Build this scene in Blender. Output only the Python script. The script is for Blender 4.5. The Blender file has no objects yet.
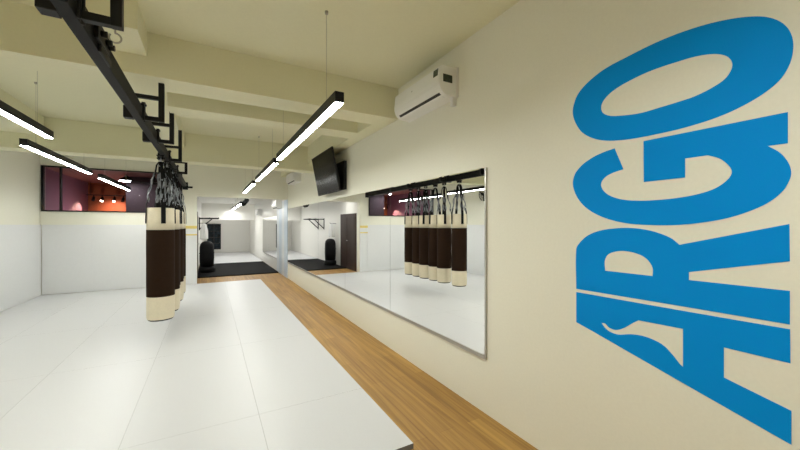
import bpy, bmesh, math, random
from mathutils import Vector, Matrix
random.seed(7)
C = bpy.context.scene.collection
H = 1.57                    # camera height; every height below is metres above the wooden floor
MATZ = 0.04
# ------------------------------------------------------------------ materials
def new_mat(name):
    m = bpy.data.materials.new(name); m.use_nodes = True
    nt = m.node_tree
    return m, nt, nt.nodes['Principled BSDF']
def mat(name, col, rough=0.5, metal=0.0, bump=0.0, scale=40.0, var=0.0, spec=0.5):
    m, nt, b = new_mat(name)
    b.inputs['Base Color'].default_value = (*col, 1)
    b.inputs['Roughness'].default_value = rough
    b.inputs['Metallic'].default_value = metal
    b.inputs['Specular IOR Level'].default_value = spec
    if bump or var:
        tc = nt.nodes.new('ShaderNodeTexCoord')
        n = nt.nodes.new('ShaderNodeTexNoise'); n.inputs['Scale'].default_value = scale; n.inputs['Detail'].default_value = 5
        nt.links.new(tc.outputs['Object'], n.inputs['Vector'])
        if bump:
            bp = nt.nodes.new('ShaderNodeBump'); bp.inputs['Strength'].default_value = bump; bp.inputs['Distance'].default_value = 0.004
            nt.links.new(n.outputs['Fac'], bp.inputs['Height']); nt.links.new(bp.outputs['Normal'], b.inputs['Normal'])
        if var:
            r = nt.nodes.new('ShaderNodeValToRGB')
            r.color_ramp.elements[0].position = 0.3; r.color_ramp.elements[1].position = 0.7
            r.color_ramp.elements[0].color = (*[c*(1-var) for c in col], 1)
            r.color_ramp.elements[1].color = (*[min(1, c*(1+var)) for c in col], 1)
            nt.links.new(n.outputs['Fac'], r.inputs['Fac']); nt.links.new(r.outputs['Color'], b.inputs['Base Color'])
    return m
def emit(name, col, s):
    m, nt, b = new_mat(name)
    b.inputs['Base Color'].default_value = (.9, .9, .9, 1)
    b.inputs['Emission Color'].default_value = (*col, 1); b.inputs['Emission Strength'].default_value = s
    return m
def glass(name, tint=(1, 1, 1)):
    m = bpy.data.materials.new(name); m.use_nodes = True; nt = m.node_tree
    nt.nodes.remove(nt.nodes['Principled BSDF'])
    o = nt.nodes['Material Output']
    t = nt.nodes.new('ShaderNodeBsdfTransparent'); t.inputs[0].default_value = (*tint, 1)
    g = nt.nodes.new('ShaderNodeBsdfGlossy'); g.inputs['Roughness'].default_value = 0.0
    f = nt.nodes.new('ShaderNodeFresnel'); f.inputs[0].default_value = 1.06
    mx = nt.nodes.new('ShaderNodeMixShader')
    nt.links.new(f.outputs[0], mx.inputs[0]); nt.links.new(t.outputs[0], mx.inputs[1]); nt.links.new(g.outputs[0], mx.inputs[2])
    nt.links.new(mx.outputs[0], o.inputs[0])
    return m
def wood():
    m, nt, b = new_mat('oak_planks')
    tc = nt.nodes.new('ShaderNodeTexCoord')
    mp = nt.nodes.new('ShaderNodeMapping'); mp.inputs['Rotation'].default_value = (0, 0, math.pi/2)
    nt.links.new(tc.outputs['Object'], mp.inputs['Vector'])
    br = nt.nodes.new('ShaderNodeTexBrick')
    br.offset = 0.37
    br.inputs['Color1'].default_value = (0.36, 0.20, 0.046, 1)
    br.inputs['Color2'].default_value = (0.46, 0.275, 0.072, 1)
    br.inputs['Mortar'].default_value = (0.26, 0.125, 0.030, 1)
    br.inputs['Scale'].default_value = 1.0
    br.inputs['Brick Width'].default_value = 1.52
    br.inputs['Row Height'].default_value = 0.127
    br.inputs['Mortar Size'].default_value = 0.0012
    br.inputs['Bias'].default_value = -0.1
    nt.links.new(mp.outputs[0], br.inputs['Vector'])
    m2 = nt.nodes.new('ShaderNodeMapping'); m2.inputs['Scale'].default_value = (15, .55, 1)
    nt.links.new(tc.outputs['Object'], m2.inputs['Vector'])
    n = nt.nodes.new('ShaderNodeTexNoise'); n.inputs['Scale'].default_value = 1.6; n.inputs['Detail'].default_value = 7; n.inputs['Distortion'].default_value = 0.9
    nt.links.new(m2.outputs[0], n.inputs['Vector'])
    r = nt.nodes.new('ShaderNodeValToRGB')
    r.color_ramp.elements[0].position = 0.33; r.color_ramp.elements[0].color = (0.68, 0.61, 0.54, 1)
    r.color_ramp.elements[1].position = 0.66; r.color_ramp.elements[1].color = (1.12, 1.1, 1.06, 1)
    nt.links.new(n.outputs['Fac'], r.inputs['Fac'])
    mx = nt.nodes.new('ShaderNodeMix'); mx.data_type = 'RGBA'; mx.blend_type = 'MULTIPLY'; mx.inputs[0].default_value = 1
    nt.links.new(br.outputs['Color'], mx.inputs[6]); nt.links.new(r.outputs['Color'], mx.inputs[7])
    nt.links.new(mx.outputs[2], b.inputs['Base Color'])
    b.inputs['Roughness'].default_value = 0.5
    return m
M = {}
M['wall'] = mat('cream_wall_paint', (0.81, 0.80, 0.69), 0.75, bump=0.08, scale=60, var=0.015)
M['farwall'] = mat('white_wall_paint', (0.80, 0.79, 0.74), 0.7, bump=0.06, scale=50, var=0.01)
M['ceil'] = mat('cream_ceiling_paint', (0.81, 0.79, 0.565), 0.8, bump=0.06, scale=50, var=0.015)
M['jamb'] = mat('pale_blue_paint', (0.55, 0.66, 0.78), 0.3)
M['jamb2'] = mat('pale_blue_white_paint', (0.72, 0.78, 0.83), 0.3)
M['pad'] = mat('white_pad_vinyl', (0.74, 0.75, 0.755), 0.4, bump=0.03, scale=20, var=0.01)
M['mat'] = mat('white_mat_vinyl', (0.625, 0.63, 0.64), 0.38, bump=0.05, scale=90, var=0.012)
M['matside'] = mat('grey_mat_foam', (0.16, 0.15, 0.14), 0.8)
M['wood'] = wood()
M['black'] = mat('black_metal', (0.005, 0.005, 0.0055), 0.5, spec=.3)
M['railm'] = mat('dark_grey_steel', (0.007, 0.007, 0.0075), 0.55, var=0.25, scale=12, spec=.15)
M['strap'] = mat('black_webbing', (0.005, 0.005, 0.0055), 0.8, bump=0.3, scale=300, spec=.2)
M['steel'] = mat('chain_steel', (0.44, 0.46, 0.50), 0.35, 1.0)
M['greystrap'] = mat('grey_webbing', (0.20, 0.215, 0.24), 0.4, var=0.35, scale=30)
M['galv'] = mat('dull_galvanised_steel', (0.45, 0.43, 0.36), 0.45, 0.8)
M['alu'] = mat('brushed_aluminium', (0.50, 0.49, 0.46), 0.35, 0.9)
M['brown'] = mat('brown_bag_canvas', (0.021, 0.0105, 0.0052), 0.85, bump=0.2, scale=120, var=0.2, spec=.1)
M['cream'] = mat('cream_bag_vinyl', (0.70, 0.63, 0.47), 0.5, bump=0.1, scale=40, var=0.03)
M['mirror'] = mat('mirror_silver', (0.965, 0.97, 0.965), 0.0, 1.0)
M['mirrorback'] = mat('mirror_edge', (0.33, 0.36, 0.34), 0.4)
M['acw'] = mat('white_plastic', (0.82, 0.82, 0.79), 0.35)
M['acdark'] = mat('dark_vent', (0.015, 0.015, 0.015), 0.6)
M['sticker'] = mat('dark_green_sticker', (0.035, 0.05, 0.03), 0.5, var=0.5, scale=70)
M['tv'] = mat('tv_black_glass', (0.002, 0.002, 0.0024), 0.22, spec=.05)
M['tvb'] = mat('tv_black_plastic', (0.006, 0.006, 0.0065), 0.5, spec=.3)
M['logo'] = mat('blue_vinyl', (0.0005, 0.275, 0.76), 0.55, spec=.08)
M['glass'] = glass('window_glass', (0.93, 0.92, 0.93))
M['purple'] = mat('purple_paint', (0.19, 0.085, 0.135), 0.7)
M['plum'] = mat('dark_plum_paint', (0.05, 0.026, 0.032), 0.7)
M['orange'] = mat('orange_paint', (0.28, 0.07, 0.02), 0.7)
M['redceil'] = mat('dark_red_paint', (0.20, 0.07, 0.06), 0.75)
M['door'] = mat('dark_brown_wood', (0.030, 0.014, 0.009), 0.5, var=0.2, scale=8, spec=.3)
M['blackmat'] = mat('black_mat_rubber', (0.003, 0.003, 0.0034), 0.8, spec=.12)
M['blackvinyl'] = mat('black_vinyl', (0.004, 0.004, 0.0045), 0.6, spec=.2)
M['towel'] = mat('white_cotton', (0.80, 0.81, 0.80), 0.9, bump=0.4, scale=200)
M['tape'] = mat('yellow_tape', (0.75, 0.60, 0.18), 0.5)
M['night'] = mat('dark_night_glass', (0.010, 0.016, 0.022), 0.25, var=.9, scale=6, spec=.2)
M['led'] = emit('led_diffuser', (0.985, 0.995, 0.945), 54.0)
M['ledfar'] = emit('far_led_diffuser', (1.0, 1.0, 0.98), 68.0)
M['added_led'] = emit('added_led_diffuser', (1.0, 0.99, 0.95), 11.0)
M['lampwhite'] = emit('lamp_glow', (0.88, 0.95, 1.0), 55.0)
M['spotglow'] = emit('spot_glow', (1.0, 0.72, 0.55), 30.0)
# ------------------------------------------------------------------ mesh helpers
def box(bm, x0, x1, y0, y1, z0, z1, mi=0):
    v = [bm.verts.new(p) for p in ((x0,y0,z0),(x1,y0,z0),(x1,y1,z0),(x0,y1,z0),(x0,y0,z1),(x1,y0,z1),(x1,y1,z1),(x0,y1,z1))]
    for q in ((0,3,2,1),(4,5,6,7),(0,1,5,4),(1,2,6,5),(2,3,7,6),(3,0,4,7)):
        bm.faces.new([v[i] for i in q]).material_index = mi
def frame_of(d):
    d = d.normalized(); a = Vector((0,0,1)) if abs(d.z) < .9 else Vector((1,0,0))
    u = d.cross(a).normalized(); return u, d.cross(u).normalized()
def tube(bm, pts, r, n=8, closed=False, mi=0):
    pts = [Vector(p) for p in pts]; rs = r if isinstance(r, (list, tuple)) else [r]*len(pts)
    rings = []; N = len(pts); pu = None
    for i, p in enumerate(pts):
        if closed: d = pts[(i+1) % N]-pts[i-1]
        else: d = pts[min(i+1, N-1)]-pts[max(i-1, 0)]
        u, w = frame_of(d)
        if pu is not None:
            u = (pu - d.normalized()*pu.dot(d.normalized())).normalized(); w = d.normalized().cross(u)
        pu = u
        rings.append([bm.verts.new(p+(u*math.cos(2*math.pi*k/n)+w*math.sin(2*math.pi*k/n))*rs[i]) for k in range(n)])
    for i in range(N if closed else N-1):
        A, B = rings[i], rings[(i+1) % N]
        for k in range(n):
            f = bm.faces.new((A[k], A[(k+1)%n], B[(k+1)%n], B[k])); f.smooth = True; f.material_index = mi
    if not closed:
        bm.faces.new(rings[0][::-1]).material_index = mi; bm.faces.new(rings[-1]).material_index = mi
def lathe(bm, prof, cx=0, cy=0, n=32, mi=0, caps=True):
    rings = [[bm.verts.new((cx+r*math.cos(2*math.pi*k/n), cy+r*math.sin(2*math.pi*k/n), z)) for k in range(n)] for r, z in prof]
    for A, B in zip(rings, rings[1:]):
        for k in range(n):
            f = bm.faces.new((A[k], A[(k+1)%n], B[(k+1)%n], B[k])); f.smooth = True; f.material_index = mi
    if caps:
        bm.faces.new(rings[0][::-1]).material_index = mi; bm.faces.new(rings[-1]).material_index = mi
def ribbon(bm, pts, wdir, w, t, mi=0):
    """flat strap following pts, width w along wdir, thickness t"""
    pts = [Vector(p) for p in pts]; wd = Vector(wdir).normalized(); rows = []
    for i, p in enumerate(pts):
        d = (pts[min(i+1, len(pts)-1)]-pts[max(i-1, 0)]).normalized(); nn = d.cross(wd).normalized()
        rows.append([bm.verts.new(p+wd*a*w/2+nn*b*t/2) for a, b in ((-1,-1),(1,-1),(1,1),(-1,1))])
    for A, B in zip(rows, rows[1:]):
        for k in range(4): bm.faces.new((A[k], A[(k+1)%4], B[(k+1)%4], B[k])).material_index = mi
    bm.faces.new(rows[0][::-1]); bm.faces.new(rows[-1])
def prism(bm, poly, axis, a0, a1, mi=0, smooth=False):
    """poly in the plane across AXIS ('x': (y,z); 'y': (x,z); 'z': (x,y)) extruded from a0 to a1"""
    def P(p, a): return {'x': (a, p[0], p[1]), 'y': (p[0], a, p[1]), 'z': (p[0], p[1], a)}[axis]
    A = [bm.verts.new(P(p, a0)) for p in poly]; B = [bm.verts.new(P(p, a1)) for p in poly]; n = len(poly)
    bm.faces.new(A).material_index = mi; bm.faces.new(B[::-1]).material_index = mi
    for k in range(n):
        f = bm.faces.new((A[k], B[k], B[(k+1)%n], A[(k+1)%n])); f.material_index = mi; f.smooth = smooth
def obj(name, bm, mats, parent=None, bevel=0.0, seg=2, loc=None):
    bmesh.ops.recalc_face_normals(bm, faces=bm.faces[:])
    me = bpy.data.meshes.new(name); bm.to_mesh(me); bm.free()
    for m in (mats if isinstance(mats, (list, tuple)) else [mats]): me.materials.append(M[m] if isinstance(m, str) else m)
    o = bpy.data.objects.new(name, me); C.objects.link(o)
    if parent: o.parent = parent
    if loc: o.location = loc
    if bevel:
        b = o.modifiers.new('bevel', 'BEVEL'); b.width = bevel; b.segments = seg; b.limit_method = 'ANGLE'
    return o
def tag(o, label, cat, group=None):
    o['label'] = label; o['category'] = cat
    if group: o['group'] = group
    return o
def thing(name, label, cat, loc=(0,0,0), group=None, rz=0):
    o = bpy.data.objects.new(name, None); C.objects.link(o); o.location = loc; o.rotation_euler = (0,0,rz)
    o.empty_display_size = .1
    return tag(o, label, cat, group)
def struct(name, bm, mats, bevel=0.0):
    o = obj(name, bm, mats, bevel=bevel); o['kind'] = 'structure'; return o
def dup(root, loc, label, rz=None):
    r = root.copy(); C.objects.link(r); r.location = loc; r['label'] = label
    if rz is not None: r.rotation_euler = (0,0,rz)
    for ch in list(root.children):
        c = ch.copy(); C.objects.link(c); c.parent = r
        for g in ch.children:
            d = g.copy(); C.objects.link(d); d.parent = c
    return r
def B(): return bmesh.new()
# ------------------------------------------------------------------ the room
XR, XL, YF, YB = 2.0, -3.24, -1.3, 10.3          # right wall, left wall, wall behind the camera, back wall
CE = H+1.66                                      # ceiling
YE = 21.3                                        # end of the far room
bm = B(); box(bm, XL-.2, XR+.2, YF-.2, YE+.2, -.1, 0); struct('floor', bm, 'wood')
bm = B(); box(bm, XL-.2, XR+.2, YF-.2, YB+.2, CE, CE+.15); struct('ceiling', bm, 'ceil')
bm = B(); box(bm, XR, XR+.2, YF-.2, YB+.2, 0, CE+.15); struct('wall_right', bm, 'wall')
bm = B(); box(bm, XR, XR+.2, YB+.2, YE+.2, 0, H+1.5); struct('wall_far_right', bm, 'farwall')
bm = B(); box(bm, XL-.2, XL, YF-.2, YB, 0, CE); struct('wall_left', bm, 'wall')
bm = B(); box(bm, XL, XR, YF-.2, YF, 0, CE); struct('wall_front', bm, 'wall')
# back wall: sill part, head part and pier around the high window, and the head over the opening
WX0, WX1, WZ0, WZ1 = -3.22, -.62, H+.30, H+1.31
OX0, OX1, OZ = -.30, 2.0, H+.75
bm = B()
box(bm, XL-.2, WX0, YB, YB+.2, 0, CE); box(bm, WX0, WX1, YB, YB+.2, 0, WZ0); box(bm, WX0, WX1, YB, YB+.2, WZ1, CE)
box(bm, WX1, OX0, YB, YB+.2, 0, CE); box(bm, OX0, XR, YB, YB+.2, OZ, CE)
struct('wall_back', bm, 'wall')
# downstand beams
bm = B(); box(bm, XL, XR, 3.60, 3.95, H+1.287, CE); struct('trim_1', bm, 'ceil')
bm = B(); box(bm, -.40, 1.80, 4.42, 4.76, H+1.287, CE); struct('trim_2', bm, 'ceil')
bm = B(); box(bm, XL, XR, 7.20, 7.55, H+1.15, CE); struct('trim_3', bm, 'ceil')
bm = B(); box(bm, 1.80, XR, 3.95, 7.20, H+1.287, CE); box(bm, 1.80, XR, 7.55, YB, H+1.40, CE); struct('trim_4', bm, 'ceil')
bm = B(); box(bm, -.76, -.47, 3.14, 3.60, H+1.45, CE); box(bm, -.76, -.40, 3.95, 7.20, H+1.40, CE); struct('trim_5', bm, 'ceil')
bm = B(); box(bm, XL, -2.22, 3.95, 7.20, H+1.38, CE); struct('trim_6', bm, 'ceil')
bm = B()
for k in range(4): box(bm, XR-.02, XR, 10.32+.44*k, 10.32+.44*k+.43, 0, OZ, k % 2)
struct('door_2', bm, ['jamb', 'jamb2'], .003)
# high window in the back wall
bm = B(); t = .028
box(bm, WX0, WX1, YB-.025, YB+.06, WZ0, WZ0+t); box(bm, WX0, WX1, YB-.025, YB+.06, WZ1-t, WZ1)
box(bm, WX0, WX0+t*1.4, YB-.025, YB+.06, WZ0+t, WZ1-t); box(bm, WX1-t, WX1, YB-.025, YB+.06, WZ0+t, WZ1-t)
w1 = struct('window_1', bm, 'black')
bm = B(); box(bm, -2.925, -2.895, YB-.02, YB+.06, WZ0+t, WZ1-t); obj('mullion', bm, 'black', w1)
bm = B(); box(bm, WX0+.03, -2.925, YB+.03, YB+.036, WZ0+.02, WZ1-.02); obj('pane', bm, 'glass', w1)
bm = B(); box(bm, -2.895, WX1-.02, YB+.03, YB+.036, WZ0+.02, WZ1-.02); obj('pane', bm, 'glass', w1)
# the red and purple room seen through that window
bm = B(); box(bm, -3.62, -3.42, YB+.2, 15.0, 0, H+1.5); struct('wall_purple_side', bm, 'purple')
bm = B(); box(bm, -3.42, -.5, 14.4, 14.6, 0, H+1.5); struct('wall_orange_end', bm, 'orange')
bm = B(); box(bm, -2.05, -.56, 12.0, 12.12, 0, H+1.5); struct('wall_plum_partition', bm, 'plum')
bm = B(); box(bm, -3.62, -.5, YB+.2, 14.6, H+1.36, H+1.5); struct('ceiling_red', bm, 'redceil')
bm = B(); box(bm, -3.62, -.56, YB+.2, 14.6, -.1, 0); struct('floor_red_room', bm, 'plum')
# far room beyond the opening
bm = B(); box(bm, -.56, -.36, YB+.2, YE, 0, H+1.5); struct('wall_far_left', bm, 'farwall')
bm = B(); box(bm, -.56, XR, YE, YE+.2, 0, H+1.5); struct('wall_far_end', bm, 'farwall')
bm = B(); box(bm, -.56, XR, YB+.2, YE+.2, H+1.05, H+1.2); struct('ceiling_far', bm, 'farwall')
bm = B(); box(bm, -.36, XR, 18.7, 18.9, H+.25, H+1.05); struct('trim_8', bm, 'farwall')
# dark brown door on the far room's left wall, just past the opening
bm = B(); box(bm, -.36, -.325, 10.72, 12.25, 0.0, H+.40); box(bm, -.325, -.315, 10.84, 11.44, .1, H+.28); box(bm, -.325, -.315, 11.54, 12.13, .1, H+.28)
d1 = struct('door_1', bm, 'door', .003)
bm = B(); tube(bm, [(-.315,11.46,1.02),(-.27,11.46,1.02),(-.27,11.34,1.02)], .009); obj('door_handle', bm, 'alu', d1)
# dark window at the far end
bm = B(); x0, x1, z0, z1 = -.14, .53, .22, H+.06
for b in ((x0,x1,z0,z0+.04),(x0,x1,z1-.04,z1),(x0,x0+.04,z0+.04,z1-.04),(x1-.04,x1,z0+.04,z1-.04)): box(bm, b[0], b[1], YE-.05, YE, b[2], b[3])
w2 = struct('window_2', bm, 'black')
bm = B(); box(bm, x0+.03, x1-.03, YE-.03, YE-.01, z0+.03, z1-.03); obj('pane', bm, 'night', w2)
bm = B()
for z in (.55, .88, 1.22): box(bm, x0+.04, x1-.04, YE-.045, YE-.031, z, z+.022)
box(bm, .18, .205, YE-.044, YE-.031, z0+.04, z1-.04); obj('glazing_bar', bm, 'acdark', w2)
# ------------------------------------------------------------------ mats and pads
def make_mat(x0, x1, y0, y1, label, name='floor_mat', z=MATZ, m=('mat', 'matside'), group='white floor mats', g=.0003):
    bm = B(); box(bm, x0+g, x1-g, y0+g, y1-g, 0, z)
    for f in bm.faces:
        if abs(f.normal.z) < .5: f.material_index = 1
    bm.normal_update()
    for f in bm.faces: f.material_index = 0 if abs(f.normal.z) > .5 else 1
    cx, cy = (x0+x1)/2, (y0+y1)/2
    bmesh.ops.translate(bm, verts=bm.verts[:], vec=(-cx, -cy, 0))
    return tag(obj(name, bm, m, loc=(cx, cy, 0), bevel=.0004, seg=1), label, 'mat', group)
xs = [1.244, .345, -.545, -1.44, -2.34, XL+.032]; ys = [2.02, 2.94, 4.78, 6.62, 8.46, YB-.035]
colw = ['along the wood strip', 'in the second row from the wood strip', 'in the middle row under the punching bags', 'in the second row from the left wall', 'along the left wall']
roww = ['nearest short white floor mat {}', 'second white floor mat from the front {}', 'third white floor mat from the front {}', 'fourth white floor mat from the front {}', 'farthest white floor mat {}']
for i in range(5):
    for j in range(5):
        make_mat(xs[i+1], xs[i], ys[j], ys[j+1], roww[j].format(colw[i]))
make_mat(-.34, 1.96, 11.6, 15.28, 'black rubber floor mat in the far room beyond the opening', 'black_floor_mat', .03, ('blackmat', 'blackmat'), None)
make_mat(-.34, 1.96, 15.30, 21.25, 'white floor mat at the end of the far room, behind the black mat', 'floor_mat', .04, group=None)
# wall pads
def pad(bx, label):
    bm = B(); box(bm, *bx); return tag(obj('wall_pad', bm, 'pad', bevel=.0015), label, 'wall pad', 'white wall pads')
PT = H+.005
for k, (a, b) in enumerate(((4.78, 6.62), (6.62, 8.46), (8.46, YB-.04))):
    pad((XL+.001, XL+.03, a+.0003, b-.0003, MATZ+.002, PT), 'white wall pad on the left wall, ' + ('nearest the front', 'the middle one below the wall fan', 'last before the back corner')[k])
for k, (a, b) in enumerate(((XL+.035, -2.36), (-2.36, -1.47), (-1.47, -.575))):
    pad((a+.0003, b-.0003, YB-.03, YB-.001, MATZ+.002, PT), 'white wall pad under the high window, ' + ('in the left corner', 'the middle one of the back wall', 'behind the punching bags')[k])
pad((-.57, -.30, YB-.03, YB-.001, MATZ+.002, 1.22), 'lower white pad on the pier left of the opening')
up = pad((-.57, -.30, YB-.03, YB-.001, 1.225, PT-.02), 'upper white pad with yellow tape on the pier left of the opening')
for z0, z1 in ((PT-.10, PT-.024), (1.30, 1.335)):
    bm = B(); box(bm, -.573, -.297, YB-.033, YB-.0295, z0, z1); obj('tape_strip', bm, 'tape', up)['label'] = 'yellow tape strip'
# ------------------------------------------------------------------ mirrors on the right wall
MZ0, MZ1 = H-1.098, H+.476
my = [2.10, 3.79, 5.43, 7.06, 8.68, 10.27]
ml = ['nearest wall mirror panel, its front edge ending beside the blue lettering', 'second mirror panel from the blue lettering', 'third mirror panel from the blue lettering, below the television', 'fourth mirror panel from the blue lettering', 'farthest wall mirror panel, next to the pale blue door']
def mirror(y0, y1, z0, z1, label, group, ends=(0, 0)):
    t = thing('wall_mirror', label, 'mirror', (XR, (y0+y1)/2, z0), group)
    h, w = z1-z0, (y1-y0)/2
    bm = B(); box(bm, -.012, -.004, -w+.002, w-.002, 0.012, h); obj('mirror_glass', bm, 'mirror', t)
    bm = B(); box(bm, -.004, -.0005, -w, w, 0, h); obj('backing', bm, 'mirrorback', t)
    bm = B(); box(bm, -.018, -.0005, -w, w, -.016, .011); box(bm, -.018, -.0125, -w, w, .011, .017); obj('bottom_channel', bm, 'alu', t)
    if ends[0]:
        bm = B(); box(bm, -.016, -.0005, -w-.014, -w, -.016, h); obj('edge_strip', bm, 'alu', t)
for k in range(5): mirror(my[k], my[k+1], MZ0, MZ1, ml[k], 'mirror panels on the right wall', (k == 0, 0))
fy = [12.12, 13.9, 15.65]
for k in range(2): mirror(fy[k], fy[k+1], H-1.15, H+.30, 'wall mirror panel in the far room, ' + ('just past the pale blue door', 'the farther of two')[k], 'mirror panels in the far room')
# ------------------------------------------------------------------ blue wall lettering
LOGO = {
'O': [(0.7685,2.5073),(0.8825,2.5068),(1.0106,2.4933),(1.1262,2.4766),(1.2211,2.4392),(1.2886,2.3895),(1.3204,2.3247),(1.3258,2.2714),(1.3064,2.2075),(1.2627,2.1382),(1.1882,2.0841),(1.1109,2.056),(1.0246,2.0416),(0.9446,2.0369),(0.847,2.0367),(0.7685,2.0391),(0.6865,2.0473),(0.6201,2.059),(0.5584,2.0777),(0.4932,2.1081),(0.44,2.1497),(0.4114,2.2025),(0.4009,2.2611),(0.4043,2.3151),(0.4221,2.3664),(0.455,2.4103),(0.5012,2.4441),(0.5757,2.4745),(0.6668,2.4961)],
'Oi': [(0.7685,2.3706),(0.8825,2.3727),(0.9838,2.3611),(1.0816,2.334),(1.1336,2.2979),(1.1492,2.2636),(1.1411,2.2273),(1.1037,2.198),(1.0524,2.1825),(0.9446,2.166),(0.847,2.1689),(0.7685,2.1729),(0.7062,2.179),(0.6479,2.1961),(0.6065,2.2172),(0.5842,2.2464),(0.5783,2.277),(0.5888,2.3074),(0.6109,2.3312),(0.6479,2.3511),(0.7062,2.3655)],
'G': [(0.4149,2.0181,1),(0.4149,1.8943,1),(0.47,1.8948,1),(0.4365,1.861),(0.4149,1.8201),(0.4064,1.782),(0.4098,1.7508),(0.4291,1.705),(0.47,1.6613),(0.5253,1.6283),(0.5931,1.601),(0.6668,1.5839),(0.7685,1.5705),(0.8825,1.569),(1.0106,1.5794),(1.1262,1.6106),(1.2211,1.6607),(1.2886,1.7299),(1.3244,1.8163),(1.315,1.8827),(1.2717,1.9346),(1.2046,1.9724),(1.1411,1.9924),(1.0739,2.0043,1),(1.0272,1.8796,1),(1.0816,1.8675),(1.1262,1.8474),(1.1492,1.8145),(1.1411,1.7774),(1.1037,1.7407),(1.0387,1.7134),(0.9577,1.7005),(0.8584,1.6983),(0.7685,1.7038),(0.6961,1.7155),(0.6384,1.735),(0.5975,1.7667),(0.58,1.7999),(0.5888,1.8307),(0.6201,1.8678),(0.6621,1.8911,1),(0.7474,1.891,1),(0.7474,1.7993,1),(0.9255,1.7973,1),(0.9269,2.0133,1)],
'R': [(1.3031,1.1706,1),(1.3031,1.4179),(1.2801,1.4602),(1.2292,1.5063),(1.1568,1.5365),(1.0669,1.5514),(0.9838,1.5537),(0.9068,1.5433),(0.847,1.5248),(0.8013,1.502),(0.7705,1.4732,1),(0.4109,1.574,1),(0.4095,1.4264,1),(0.733,1.3449,1),(0.733,1.3066,1),(0.4095,1.3093,1),(0.4095,1.1764,1),(0.7685,1.1751,1)],
'Ri': [(1.1262,1.3048,1),(0.8848,1.3057,1),(0.8848,1.3472),(0.9068,1.3867),(0.9446,1.4115),(1.0106,1.4257),(1.0669,1.4202),(1.1109,1.3988),(1.1291,1.359)],
'A': [(1.3031,1.1506,1),(0.7685,1.1536,1),(0.409,1.1576,1),(0.408,1.0235,1),(0.6065,1.0241,1),(0.6065,0.8893,1),(0.4056,0.8369,1),(0.4056,0.7032,1),(0.7685,0.8075,1),(1.2125,0.9372,1),(1.3031,0.9621,1)],
'Ai': [(1.1463,0.9961,1),(1.1262,0.9983),(1.1037,0.981),(1.0669,0.9772),(1.0246,0.9992),(0.9838,1.0345),(0.9509,1.06,1),(0.7557,1.0667,1),(0.7557,0.8825,1),(0.7685,0.8915),(0.8013,0.9294),(0.8409,0.9633),(0.8944,0.9791),(0.9446,0.9815),(0.9939,0.9735),(1.0524,0.9553),(1.0959,0.9573),(1.1262,0.9722)],

}
def smooth_loop(pts, n=6):
    out = []; N = len(pts)
    def tangent(i):
        return (Vector(pts[(i+1) % N][:2])-Vector(pts[i-1][:2]))*.5
    for i in range(N):
        a, b = pts[i], pts[(i+1) % N]; A, Bv = Vector(a[:2]), Vector(b[:2]); ca, cb = len(a) > 2, len(b) > 2
        out.append(tuple(A))
        if ca and cb: continue
        L = (Bv-A).length
        ta = (Bv-A) if ca else tangent(i).normalized()*L
        tb = (Bv-A) if cb else tangent((i+1) % N).normalized()*L
        for k in range(1, n):
            s = k/n; h1 = 2*s**3-3*s*s+1; h2 = s**3-2*s*s+s; h3 = -2*s**3+3*s*s; h4 = s**3-s*s
            out.append(tuple(A*h1+ta*h2+Bv*h3+tb*h4))
    return out
def letter(loops, parent):
    bm = B(); edges = []
    for lp in loops:
        p = smooth_loop(lp); vs = [bm.verts.new((XR-.0004, y, z)) for y, z in p]
        edges += [bm.edges.new((vs[k], vs[(k+1) % len(vs)])) for k in range(len(vs))]
    bmesh.ops.triangle_fill(bm, edges=edges, use_beauty=True, normal=(-1, 0, 0))
    r = bmesh.ops.extrude_face_region(bm, geom=bm.faces[:])
    bmesh.ops.translate(bm, verts=[g for g in r['geom'] if isinstance(g, bmesh.types.BMVert)], vec=(-.0022, 0, 0))
    return obj('letter', bm, 'logo', parent)
lg = thing('wall_lettering', 'huge blue ARGO lettering turned sideways on the cream right wall', 'lettering')
for l, loops in (('bottom letter A with a curved flame cut-out', ('A', 'Ai')), ('letter R above the A', ('R', 'Ri')), ('letter G above the R', ('G',)), ('top letter O', ('O', 'Oi'))):
    letter([LOGO[k] for k in loops], lg)['label'] = l
# ------------------------------------------------------------------ linear pendant lights
def pendant(x, y0, y1, z, ceil, label, name='linear_pendant_light', led='led', group='linear pendant lights'):
    L = y1-y0; t = thing(name, label, 'light', (x, y0, z), group)
    bm = B(); w, h = .0325, .075
    box(bm, -w, -w+.004, 0, L, 0, h); box(bm, w-.004, w, 0, L, 0, h); box(bm, -w+.004, w-.004, 0, L, h-.004, h)
    box(bm, -w, w, -.003, 0, 0, h); box(bm, -w, w, L, L+.003, 0, h); obj('housing', bm, 'black', t)
    bm = B(); box(bm, -w+.0045, w-.0045, .001, L-.001, -.004, .012); obj('diffuser', bm, led, t)
    for yy in (.30, L-.30):
        bm = B(); tube(bm, [(0, yy, h), (0, yy, ceil-z-.02)], .0016, 5); obj('suspension_cable', bm, 'galv', t)
        bm = B(); lathe(bm, [(.012, ceil-z-.022), (.014, ceil-z-.012), (.014, ceil-z)], 0, yy, 10); obj('ceiling_cap', bm, 'galv', t)
        bm = B(); lathe(bm, [(.010, h-.001), (.010, h+.012), (.004, h+.022)], 0, yy, 8); obj('cable_clamp', bm, 'black', t)
    return t
pendant(.79, 2.27, 4.65, H+.858, CE, 'nearest long lit pendant light of the right-hand row, hanging in front of the beams')
pendant(.80, 4.95, 7.12, H+.858, CE, 'second lit pendant light of the right-hand row, left of the television')
pendant(.80, 7.65, 9.95, H+.858, CE, 'farthest lit pendant light of the right-hand row, above the opening')
pendant(-1.53, 2.75, 5.10, H+.95, CE, 'lit pendant light at the upper left, cut by the edge of the view')
pendant(-1.765, 5.20, 7.52, H+.862, CE, 'long lit pendant light left of the punching bag rail, before the high window')
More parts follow.
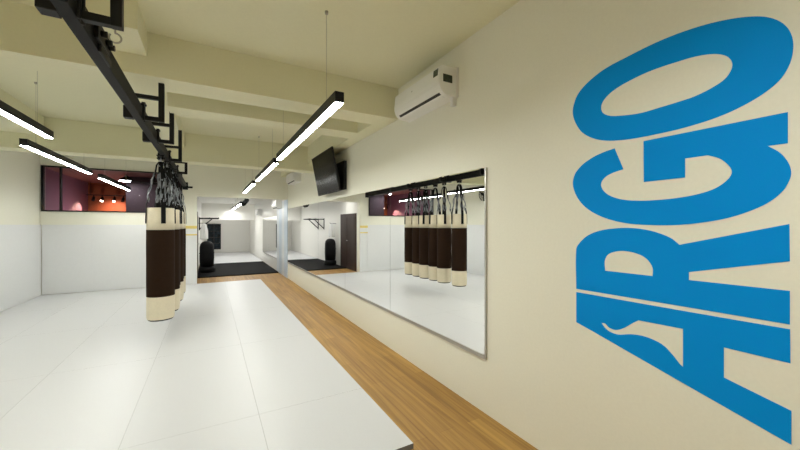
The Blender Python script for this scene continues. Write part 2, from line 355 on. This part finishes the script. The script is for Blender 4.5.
pendant(-1.665, 7.68, 10.05, H+.812, CE, 'farthest lit pendant light on the left, close to the high window')
pendant(-1.53, .0, 2.4, H+.955, CE, 'lit pendant light on the left side, beside the camera and out of view')
pendant(.809, -1.2, .80, H+.98, CE, 'lit pendant light behind the camera, out of view')
pendant(.95, 12.9, 15.1, H+.74, H+1.05, 'nearer lit pendant light in the far room beyond the opening', led='ledfar', group='far room pendant lights')
pendant(.95, 15.9, 18.6, H+.74, H+1.05, 'farther lit pendant light in the far room beyond the opening', led='ledfar', group='far room pendant lights')
for x, y, l in ((.8, 20.1, 'added flat light at the end of the far room, unseen behind the low bulkhead'), (.3, 11.4, 'left added flat light just inside the far room, unseen above the opening'), (1.3, 11.4, 'right added flat light just inside the far room, unseen above the opening')):
    t = thing('added_flat_light', l, 'light', (x, y, H+1.05), 'added flat ceiling lights')  # unseen lights, added to brighten the far room
    bm = B(); box(bm, -.3, .3, -.3, .3, -.03, -.0005); obj('housing', bm, 'acw', t, .004)
    bm = B(); box(bm, -.27, .27, -.27, .27, -.034, -.02); obj('diffuser', bm, 'added_led', t)
# ------------------------------------------------------------------ rail, brackets, bags
RX, RZ0, RZ1 = -.555, H+.94, H+1.06
bm = B()
box(bm, -.031, .031, 1.93, 9.80, RZ0, RZ1)
bmesh.ops.translate(bm, verts=bm.verts[:], vec=(RX, 0, 0))
rl = tag(obj('overhead_rail', bm, 'railm', bevel=.004), 'long dark steel box rail below the ceiling carrying the punching bags', 'rail')
bm = B(); box(bm, RX-.05, RX+.18, 9.80, 9.84, RZ0-.03, RZ0+.012); box(bm, RX-.03, RX+.03, 9.80, YB-.001, RZ0+.02, RZ1-.01); box(bm, RX-.06, RX+.06, YB-.012, YB-.001, RZ0-.03, RZ1+.04); obj('end_arm', bm, 'black', rl)
def bracket(y, top, label):
    t = thing('rail_bracket', label, 'bracket', (RX, y, RZ0), 'black rail brackets'); h = top-RZ0; s = .02
    bm = B(); box(bm, .148, .192, -.022, .022, -.005, h-.0005); obj('post', bm, 'black', t, .002)
    bm = B(); box(bm, -.05, .148, -s, s, .190, .222); obj('upper_arm', bm, 'black', t, .002)
    bm = B(); box(bm, .046, .148, -s, s, -.004, .034); obj('lower_arm', bm, 'black', t, .002)
    bm = B(); box(bm, -.05, .045, -.03, .03, .121, .135); box(bm, -.05, -.02, -s, s, .135, .19); obj('rail_clamp', bm, 'black', t)
    bm = B(); box(bm, -.10, -.032, -.035, .035, -.004, .10); obj('side_plate', bm, 'black', t, .003)
    for dy in (-.05, .05):
        bm = B(); tube(bm, [(.042, dy*.6, -.012), (.042, dy*.6, .14)], .008, 6); lathe(bm, [(.016,.13),(.016,.146)], .042, dy*.6, 6); obj('clamp_bolt', bm, 'black', t)
bracket(2.06, CE, 'nearest black rail bracket, at the top of the view before the eye hook')
bracket(3.75, H+1.287, 'second black rail bracket, bolted under the first deep beam')
bracket(4.70, H+1.40, 'third black rail bracket from the front, just before the punching bags')
bracket(5.96, H+1.40, 'fourth black rail bracket from the front, above the row of punching bags')
bracket(7.36, H+1.15, 'short black rail bracket under the farthest beam')
t = thing('rail_trolley', 'black trolley clamped on the rail beside the nearest bracket', 'trolley', (RX, 2.42, RZ0))
bm = B(); box(bm, .033, .052, -.13, .10, .03, .125); box(bm, .033, .048, -.06, .16, -.012, .03); obj('side_plate', bm, 'black', t, .004)
bm = B(); box(bm, -.036, .050, -.10, -.05, .121, .15); obj('top_clamp', bm, 'black', t, .003)
for dy in (-.08, .02, .08):
    bm = B(); tube(bm, [(.052,dy,.075),(.078,dy,.075)], .017, 8); obj('bolt_head', bm, 'black', t)
# eye hook in the block in front of the first beam
bm = B(); hz = H+1.45
tube(bm, [(-.613,3.22,hz),(-.613,3.22,hz-.03)], .006, 8)
tube(bm, [(-.613+.036*math.cos(a), 3.22, hz-.064+.036*math.sin(a)) for a in [math.radians(95-k*21) for k in range(16)]], .0065, 8)
tag(obj('hanging_hook', bm, 'galv'), 'small steel eye hook screwed into the cream beam stub beside the rail', 'hook')
# punching bag: origin on the rail axis, z = 0 at the rail's underside
BR, BT, BB = .158, H+.225-RZ0, H-1.262-RZ0
t0 = thing('punching_bag', 'nearest brown and cream punching bag of the row hanging from the rail', 'punching bag', (RX-.025, 5.57, RZ0), 'hanging punching bags')
bm = B()
def zb(v): return BB+(BT-BB)*v
lathe(bm, [(.02,BB-.02),(BR*.55,BB-.018),(BR*.86,BB-.008),(BR*.97,BB+.012)], n=40, mi=2)
lathe(bm, [(BR*.97,BB+.012),(BR,BB+.05),(BR*1.005,zb(.12)),(BR,zb(.212))], n=40, mi=0, caps=False)
lathe(bm, [(BR*1.012,zb(.21)),(BR*1.02,zb(.35)),(BR*1.012,zb(.5)),(BR*1.022,zb(.66)),(BR*1.01,zb(.805))], n=40, mi=1, caps=False)
lathe(bm, [(BR,zb(.80)),(BR*.985,zb(.9)),(BR*.975,zb(.975)),(BR*.985,BT),(BR*.93,BT+.004),(BR*.9,BT-.03),(.02,BT-.035)], n=40, mi=0)
bmesh.ops.remove_doubles(bm, verts=bm.verts[:], dist=.0004)
obj('bag_body', bm, ['cream', 'brown', 'blackvinyl'], t0)
for k in range(4):
    a = math.radians(16+90*k); c, s = math.cos(a), math.sin(a)
    bm = B(); q = lambda r, z: (c*r, s*r, z)
    ribbon(bm, [q(BR+.006, zb(.862)), q(BR+.007, zb(.88)), q(BR+.005, zb(.94)), q(BR+.004, BT), q(BR-.002, BT+.05), q(BR*.88, BT+.13)], (-s, c, 0), .052, .006)
    obj('strap', bm, 'strap', t0)
    bm = B(); p0, p1 = Vector(q(BR*.90, BT+.08)), Vector((c*.06, s*.06, -.24)); side = Vector((-s, c, 0))
    for off, ph in ((-.016, 0), (.018, 1.7)):
        ribbon(bm, [p0.lerp(p1, i/12)+side*(off*(1-.5*i/12)+.008*math.sin(i*1.1+ph+k))+Vector((c, s, 0))*(.012*math.sin(i*.9+ph+2*k)+.018*math.sin(math.pi*i/12)) for i in range(13)], side+Vector((c, s, 0))*.5*math.sin(ph+k), .026, .004)
    obj('hanging_strap', bm, 'greystrap', t0)['label'] = 'grey hanging strap'
    bm = B()
    if k % 2: ribbon(bm, [q(BR*1.0, BT), q(BR*.95, BT+.12), q(BR*.68, BT+.36), (c*.045, s*.045, -.13), (c*.02, s*.02, -.09)], (-s, c, 0), .034, .006)
    else: ribbon(bm, [q(BR*.52, -.36), (c*.062, s*.062, -.24), (c*.045, s*.045, -.13), (c*.02, s*.02, -.09)], (-s, c, 0), .05, .012)
    obj('webbing', bm, 'strap', t0)
bm = B(); tube(bm, [(.03*math.cos(x), 0, -.115+.034*math.sin(x)) for x in [2*math.pi*j/14 for j in range(14)]], .007, 6, closed=True)
tube(bm, [(0,0,-.08),(0,0,-.03)], .012, 8); obj('swivel_ring', bm, 'steel', t0)
bm = B(); box(bm, -.042, .042, -.05, .05, -.014, -.0008); box(bm, -.032, -.02, -.04, .04, -.055, -.014); box(bm, .02, .032, -.04, .04, -.055, -.014)
tube(bm, [(-.045, 0, -.04), (.045, 0, -.04)], .010, 8)
obj('hanger_trolley', bm, 'black', t0)
bl = ['second nearest', 'third', 'fourth', 'fifth']
for k, y in enumerate((6.06, 6.42, 6.79, 7.14, 7.50)):
    dup(t0, (RX+(0, -.015, .005, -.008, 0)[k], y, RZ0), ('second nearest brown and cream punching bag of the hanging row', 'third brown and cream punching bag from the front of the hanging row', 'fourth brown and cream punching bag from the front of the hanging row', 'fifth brown and cream punching bag, last but one in the hanging row', 'farthest brown and cream punching bag of the hanging row')[k], rz=math.radians((14, -20, 35, 8, -12)[k]))
# ------------------------------------------------------------------ air conditioners
def aircon(y0, L, z, label, full=True, x=XR):
    t = thing('air_conditioner', label, 'air conditioner', (x, y0, z), 'white wall air conditioners')
    P = [(0,0),(0,.268),(-.155,.268),(-.178,.262),(-.190,.245),(-.203,.13),(-.201,.085),(-.188,.048),(-.163,.020),(-.133,.005),(-.10,0)]
    bm = B(); prism(bm, P, 'y', 0, L); obj('case', bm, 'acw', t, .006, 3)
    bm = B(); prism(bm, [(-.189,.250),(-.1945,.250),(-.207,.13),(-.2045,.095),(-.199,.095),(-.201,.13)], 'y', .012, L-.012); obj('front_panel', bm, 'acw', t, .001)
    bm = B(); prism(bm, [(-.171,.031),(-.174,.028),(-.153,.0115),(-.151,.016)], 'y', .05, L-.06); obj('air_vent', bm, 'acdark', t)
    bm = B(); prism(bm, [(-.100,.003),(-.100,-.004),(-.134,.001),(-.134,.007)], 'y', .06, L-.03); obj('louver', bm, 'acw', t, .001)
    if full:
        bm = B(); box(bm, -.165, -.062, -.0012, .001, .118, .188); obj('label_sticker', bm, 'sticker', t)
        bm = B(); prism(bm, [(-.193,.240),(-.1965,.240),(-.2025,.175),(-.199,.175)], 'y', .03, .105); obj('energy_sticker', bm, 'sticker', t)
        bm = B(); prism(bm, [(-.198,.19),(-.2012,.19),(-.2025,.176),(-.199,.176)], 'y', L*.55, L*.55+.02); obj('maker_badge', bm, 'alu', t)
        bm = B(); box(bm, -.001, -.045, .012, .055, -.075, -.0); obj('pipe_cover', bm, 'acw', t, .003)
    bm = B(); box(bm, -.012, -.0005, -.016, L+.012, -.004, .272); obj('wall_plate', bm, 'acw', t)
    return t
aircon(2.47, .86, H+1.182, 'white air conditioner high on the right wall, just before the first beam')
aircon(8.62, .88, H+1.09, 'smaller looking white air conditioner behind the television, past the last beam', False, x=XR)
aircon(11.15, .85, H+.53, 'white air conditioner above the pale blue door on the right', False)
aircon(15.95, .85, H+.44, 'farthest white air conditioner, past the far room mirrors', False)
# ------------------------------------------------------------------ television
yc = (5.32+6.55)/2; top = Vector((1.715, 0, H+1.275)); bot = Vector((1.85, 0, H+.562)); up = (top-bot); hh = up.length; up.normalize()
tv = thing('television', 'black television tilted forward on the right wall above the mirrors', 'television', (bot.x, yc, bot.z))
ry = -math.atan2(bot.x-top.x, top.z-bot.z); tv.rotation_euler = (0, ry, 0)
inv = (Matrix.Translation((bot.x, yc, bot.z)) @ Matrix.Rotation(ry, 4, 'Y')).inverted()
bm = B(); box(bm, 0, .03, -.615, .615, 0, hh); obj('screen_frame', bm, 'tvb', tv, .004)
bm = B(); box(bm, -.0015, .0, -.603, .603, .018, hh-.012); obj('screen', bm, 'tv', tv)
bm = B(); prism(bm, [(.03,.06),(.065,.09),(.075,.30),(.055,.50),(.03,.52)], 'y', -.54, .54); obj('back_cover', bm, 'tvb', tv, .006)
bm = B(); tube(bm, [(-.0016,-.02,.009),(-.0016,.02,.009)], .003, 6); obj('indicator_strip', bm, 'alu', tv)
bm = B(); box(bm, XR-.055, XR-.0005, yc-.56, yc+.40, H+.60, H+1.08); obj('wall_bracket', bm, 'tvb', tv, .006).matrix_parent_inverse = inv
for s in (-.2, .14):
    bm = B(); box(bm, XR-.135, XR-.055, yc+s, yc+s+.06, H+.72, H+.90); obj('bracket_arm', bm, 'black', tv).matrix_parent_inverse = inv
# ------------------------------------------------------------------ wall fan on the left wall (seen in the mirror)
fan = thing('wall_fan', 'round grey wall fan on the left wall, seen only in the mirror', 'fan', (XL, 7.40, H+.80))
bm = B(); box(bm, .0005, .03, -.06, .06, -.14, .06); obj('wall_plate', bm, 'black', fan, .004)
bm = B(); tube(bm, [(.03,0,-.06),(.10,0,-.03),(.14,0,.06)], .02, 8); obj('arm', bm, 'black', fan)
bm = B(); tube(bm, [(.12,0,.10),(.22,0,.10)], .06, 14); obj('motor', bm, 'black', fan)
bm = B()
for r, x in ((.20,.26),(.15,.30),(.10,.315),(.05,.32),(.20,.235),(.14,.21)):
    tube(bm, [(x, r*math.cos(a), .10+r*math.sin(a)) for a in [2*math.pi*j/28 for j in range(28)]], .0035, 5, closed=True)
for j in range(20):
    a = 2*math.pi*j/20; tube(bm, [(x, r*math.cos(a), .10+r*math.sin(a)) for r, x in ((.04,.322),(.10,.315),(.15,.30),(.20,.26),(.20,.235),(.14,.21))], .0022, 4)
obj('guard', bm, 'railm', fan)
for j in range(3):
    a0 = 2*math.pi*j/3; bm = B()
    ribbon(bm, [(.245+.012*math.sin(k), r*math.cos(a0+.12*k), .10+r*math.sin(a0+.12*k)) for k, r in enumerate((.02,.06,.11,.16,.185))], (.35, -math.sin(a0), math.cos(a0)), .085, .003); obj('blade', bm, 'railm', fan)
# ------------------------------------------------------------------ things in the red room
tr = thing('spotlight_track', 'black track with four spotlights before the orange wall behind the high window', 'spotlight', (-2.85, 13.95, H+.93))
bm = B(); box(bm, -.50, .56, -.015, .015, 0, .025); obj('track', bm, 'black', tr)
bm = B(); tube(bm, [(-.4,0,.025),(-.4,0,.43)], .006, 6); tube(bm, [(.45,0,.025),(.45,0,.43)], .006, 6); obj('drop_rod', bm, 'black', tr)
for k, x in enumerate((-.33, -.12, .18, .40)):
    bm = B(); tube(bm, [(x,0,0),(x,0,-.05)], .012, 8); tube(bm, [(x,.02,-.05),(x-.01,-.04,-.17)], [.035,.042], 12); h_ = obj('spot_head', bm, 'black', tr)
    if k in (1, 2):
        bm = B(); tube(bm, [(x-.0085,-.031,-.152),(x-.0115,-.048,-.1745)], .036, 12); obj('lens', bm, 'spotglow', h_)
pl = thing('dome_pendant_lamp', 'black dome pendant lamp glowing white behind the high window', 'lamp', (-1.96, 11.55, H+1.36))
bm = B(); tube(bm, [(0,0,0),(0,0,-.04)], .008, 6); obj('stem', bm, 'black', pl)
bm = B(); lathe(bm, [(.03,-.03),(.05,-.06),(.10,-.09),(.16,-.145),(.175,-.18),(.17,-.18),(.15,-.145),(.03,-.07)], n=24); obj('shade', bm, 'black', pl)
bm = B(); lathe(bm, [(.02,-.11),(.14,-.155),(.165,-.178),(.11,-.188),(.03,-.192)], n=20); obj('bulb_diffuser', bm, 'lampwhite', pl)
cf = thing('ceiling_fan', 'dark ceiling fan behind the right half of the high window', 'fan', (-1.35, 11.3, H+1.36))
bm = B(); tube(bm, [(0,0,0),(0,0,-.2)], .015, 8); obj('rod', bm, 'black', cf)
bm = B(); lathe(bm, [(.03,-.17),(.09,-.19),(.09,-.25),(.04,-.27)], n=18); obj('motor', bm, 'black', cf)
for j in range(4):
    a = math.radians(25+90*j); c, s = math.cos(a), math.sin(a); bm = B()
    ribbon(bm, [(c*r, s*r, -.225) for r in (.07,.2,.35,.5)], (-s, c, .2), .10, .006); obj('blade', bm, 'black', cf)
# ------------------------------------------------------------------ things in the far room
dm = thing('punching_dummy', 'black freestanding punching pad standing on the black mat by the left wall', 'punching pad', (-.09, 12.75, .03))
bm = B(); lathe(bm, [(.21,0),(.23,.02),(.235,.12),(.21,.17),(.14,.19)], n=28); obj('base', bm, 'blackvinyl', dm)
bm = B(); lathe(bm, [(.14,.18),(.20,.20),(.212,.45),(.207,.82),(.185,.92),(.135,.98),(.07,1.01),(.01,1.015)], n=28); obj('body', bm, 'blackvinyl', dm)
bm = B(); tube(bm, [(.210*math.cos(a), .210*math.sin(a), .62) for a in [2*math.pi*j/24 for j in range(24)]], .012, 6, closed=True); obj('seam_band', bm, 'strap', dm)
pb = thing('pull_up_bar', 'black wall-mounted pull-up bar high on the far room left wall', 'pull-up bar', (-.36, 14.9, H+.25))
for dy in (-.45, .45):
    bm = B(); box(bm, .0005, .02, dy-.03, dy+.03, -.45, .04); obj('mounting_plate', bm, 'black', pb)
    bm = B(); box(bm, .02, .66, dy-.02, dy+.02, -.02, .02); obj('arm', bm, 'black', pb)
    bm = B(); tube(bm, [(.02,dy,-.40),(.44,dy,-.01)], .018, 8); obj('brace', bm, 'black', pb)
bm = B(); tube(bm, [(.64,-.6,.015),(.64,.6,.015)], .017, 10); obj('grip_bar', bm, 'black', pb)
bm = B(); tube(bm, [(.35,-.45,.015),(.35,.45,.015)], .017, 10); obj('grip_bar', bm, 'black', pb)
# white towel hanging from a peg
pg = thing('wall_peg', 'small black peg above the white towel in the far room', 'peg', (-.36, 12.85, H+.06))
bm = B(); tube(bm, [(.0005,0,0),(.24,0,0),(.255,0,.03)], .008, 8); obj('hook', bm, 'black', pg)
bm = B(); rows = []
for i in range(15):
    v = i/14; ring = []
    for j in range(24):
        a = 2*math.pi*j/24; w = .03+.095*min(1, v*2.2)**.6; dep = .012+.028*min(1, v*2)
        k = 1+.16*math.sin(5*a+2.0*v)
        ring.append(bm.verts.new((-.175+w*.85*math.cos(a)*k, 12.85+w*.9*math.sin(a)*k, H+.052-v*.52+.012*math.cos(3*a))))
    rows.append(ring)
for A, Bq in zip(rows, rows[1:]):
    for j in range(24): f = bm.faces.new((A[j], A[(j+1)%24], Bq[(j+1)%24], Bq[j])); f.smooth = True
bm.faces.new(rows[0]); bm.faces.new(rows[-1][::-1])
tag(obj('towel', bm, 'towel'), 'white towel hanging on the far room left wall above the black dummy', 'towel')
fs = thing('track_spotlight', 'black twin spotlight under the far room ceiling beyond the opening', 'spotlight', (1.02, 12.3, H+1.05))
bm = B(); box(bm, -.03, .03, -.3, .3, -.03, -.0005); obj('track', bm, 'black', fs)
for dy in (-.13, .13):
    bm = B(); tube(bm, [(0,dy,-.03),(0,dy,-.24)], .012, 8); obj('stem', bm, 'black', fs)
    bm = B(); tube(bm, [(.06,dy+.05,-.22),(-.07,dy-.09,-.36)], [.065,.075], 14); obj('spot_head', bm, 'black', fs)
# ------------------------------------------------------------------ lights, camera
def lamp(kind, name, loc, e, col, size=.1, target=None, blend=.5, ang=60):
    L = bpy.data.lights.new(name, kind); L.energy = e; L.color = col
    o = bpy.data.objects.new(name, L); C.objects.link(o); o.location = loc
    if kind in ('POINT', 'SPOT'): L.shadow_soft_size = size
    if kind == 'SPOT': L.spot_size = math.radians(ang); L.spot_blend = blend
    if target: o.rotation_euler = (Vector(target)-Vector(loc)).to_track_quat('-Z', 'Y').to_euler()
    return o
lamp('SPOT', 'spot_beam', (-2.98, 13.85, H+.70), 90, (1, .62, .45), .03, (-3.42, 13.45, H+.25), .6, 75)
lamp('SPOT', 'spot_beam', (-2.68, 13.85, H+.70), 60, (1, .62, .45), .03, (-2.75, 14.4, H+.3), .8, 110)
lamp('POINT', 'red_room_fill', (-2.75, 12.6, H-.1), 34, (1, .80, .72), .03)  # unseen fill light, added below the sill to brighten the red room
w = bpy.data.worlds.new('World'); bpy.context.scene.world = w; w.use_nodes = True
w.node_tree.nodes['Background'].inputs[0].default_value = (.02, .022, .028, 1)
cam = bpy.data.cameras.new('camera'); co = bpy.data.objects.new('camera', cam); C.objects.link(co)
cam.sensor_width = 36; cam.lens = 338/800*36; cam.clip_start = .02
co.location = (0, 0, H); co.rotation_euler = (math.pi/2, 0, -math.atan(190/338))
sc = bpy.context.scene; sc.camera = co
sc.view_settings.view_transform = 'Standard'; sc.view_settings.look = 'None'; sc.view_settings.exposure = 0.14; sc.view_settings.gamma = 1; sc.view_settings.use_curve_mapping = False
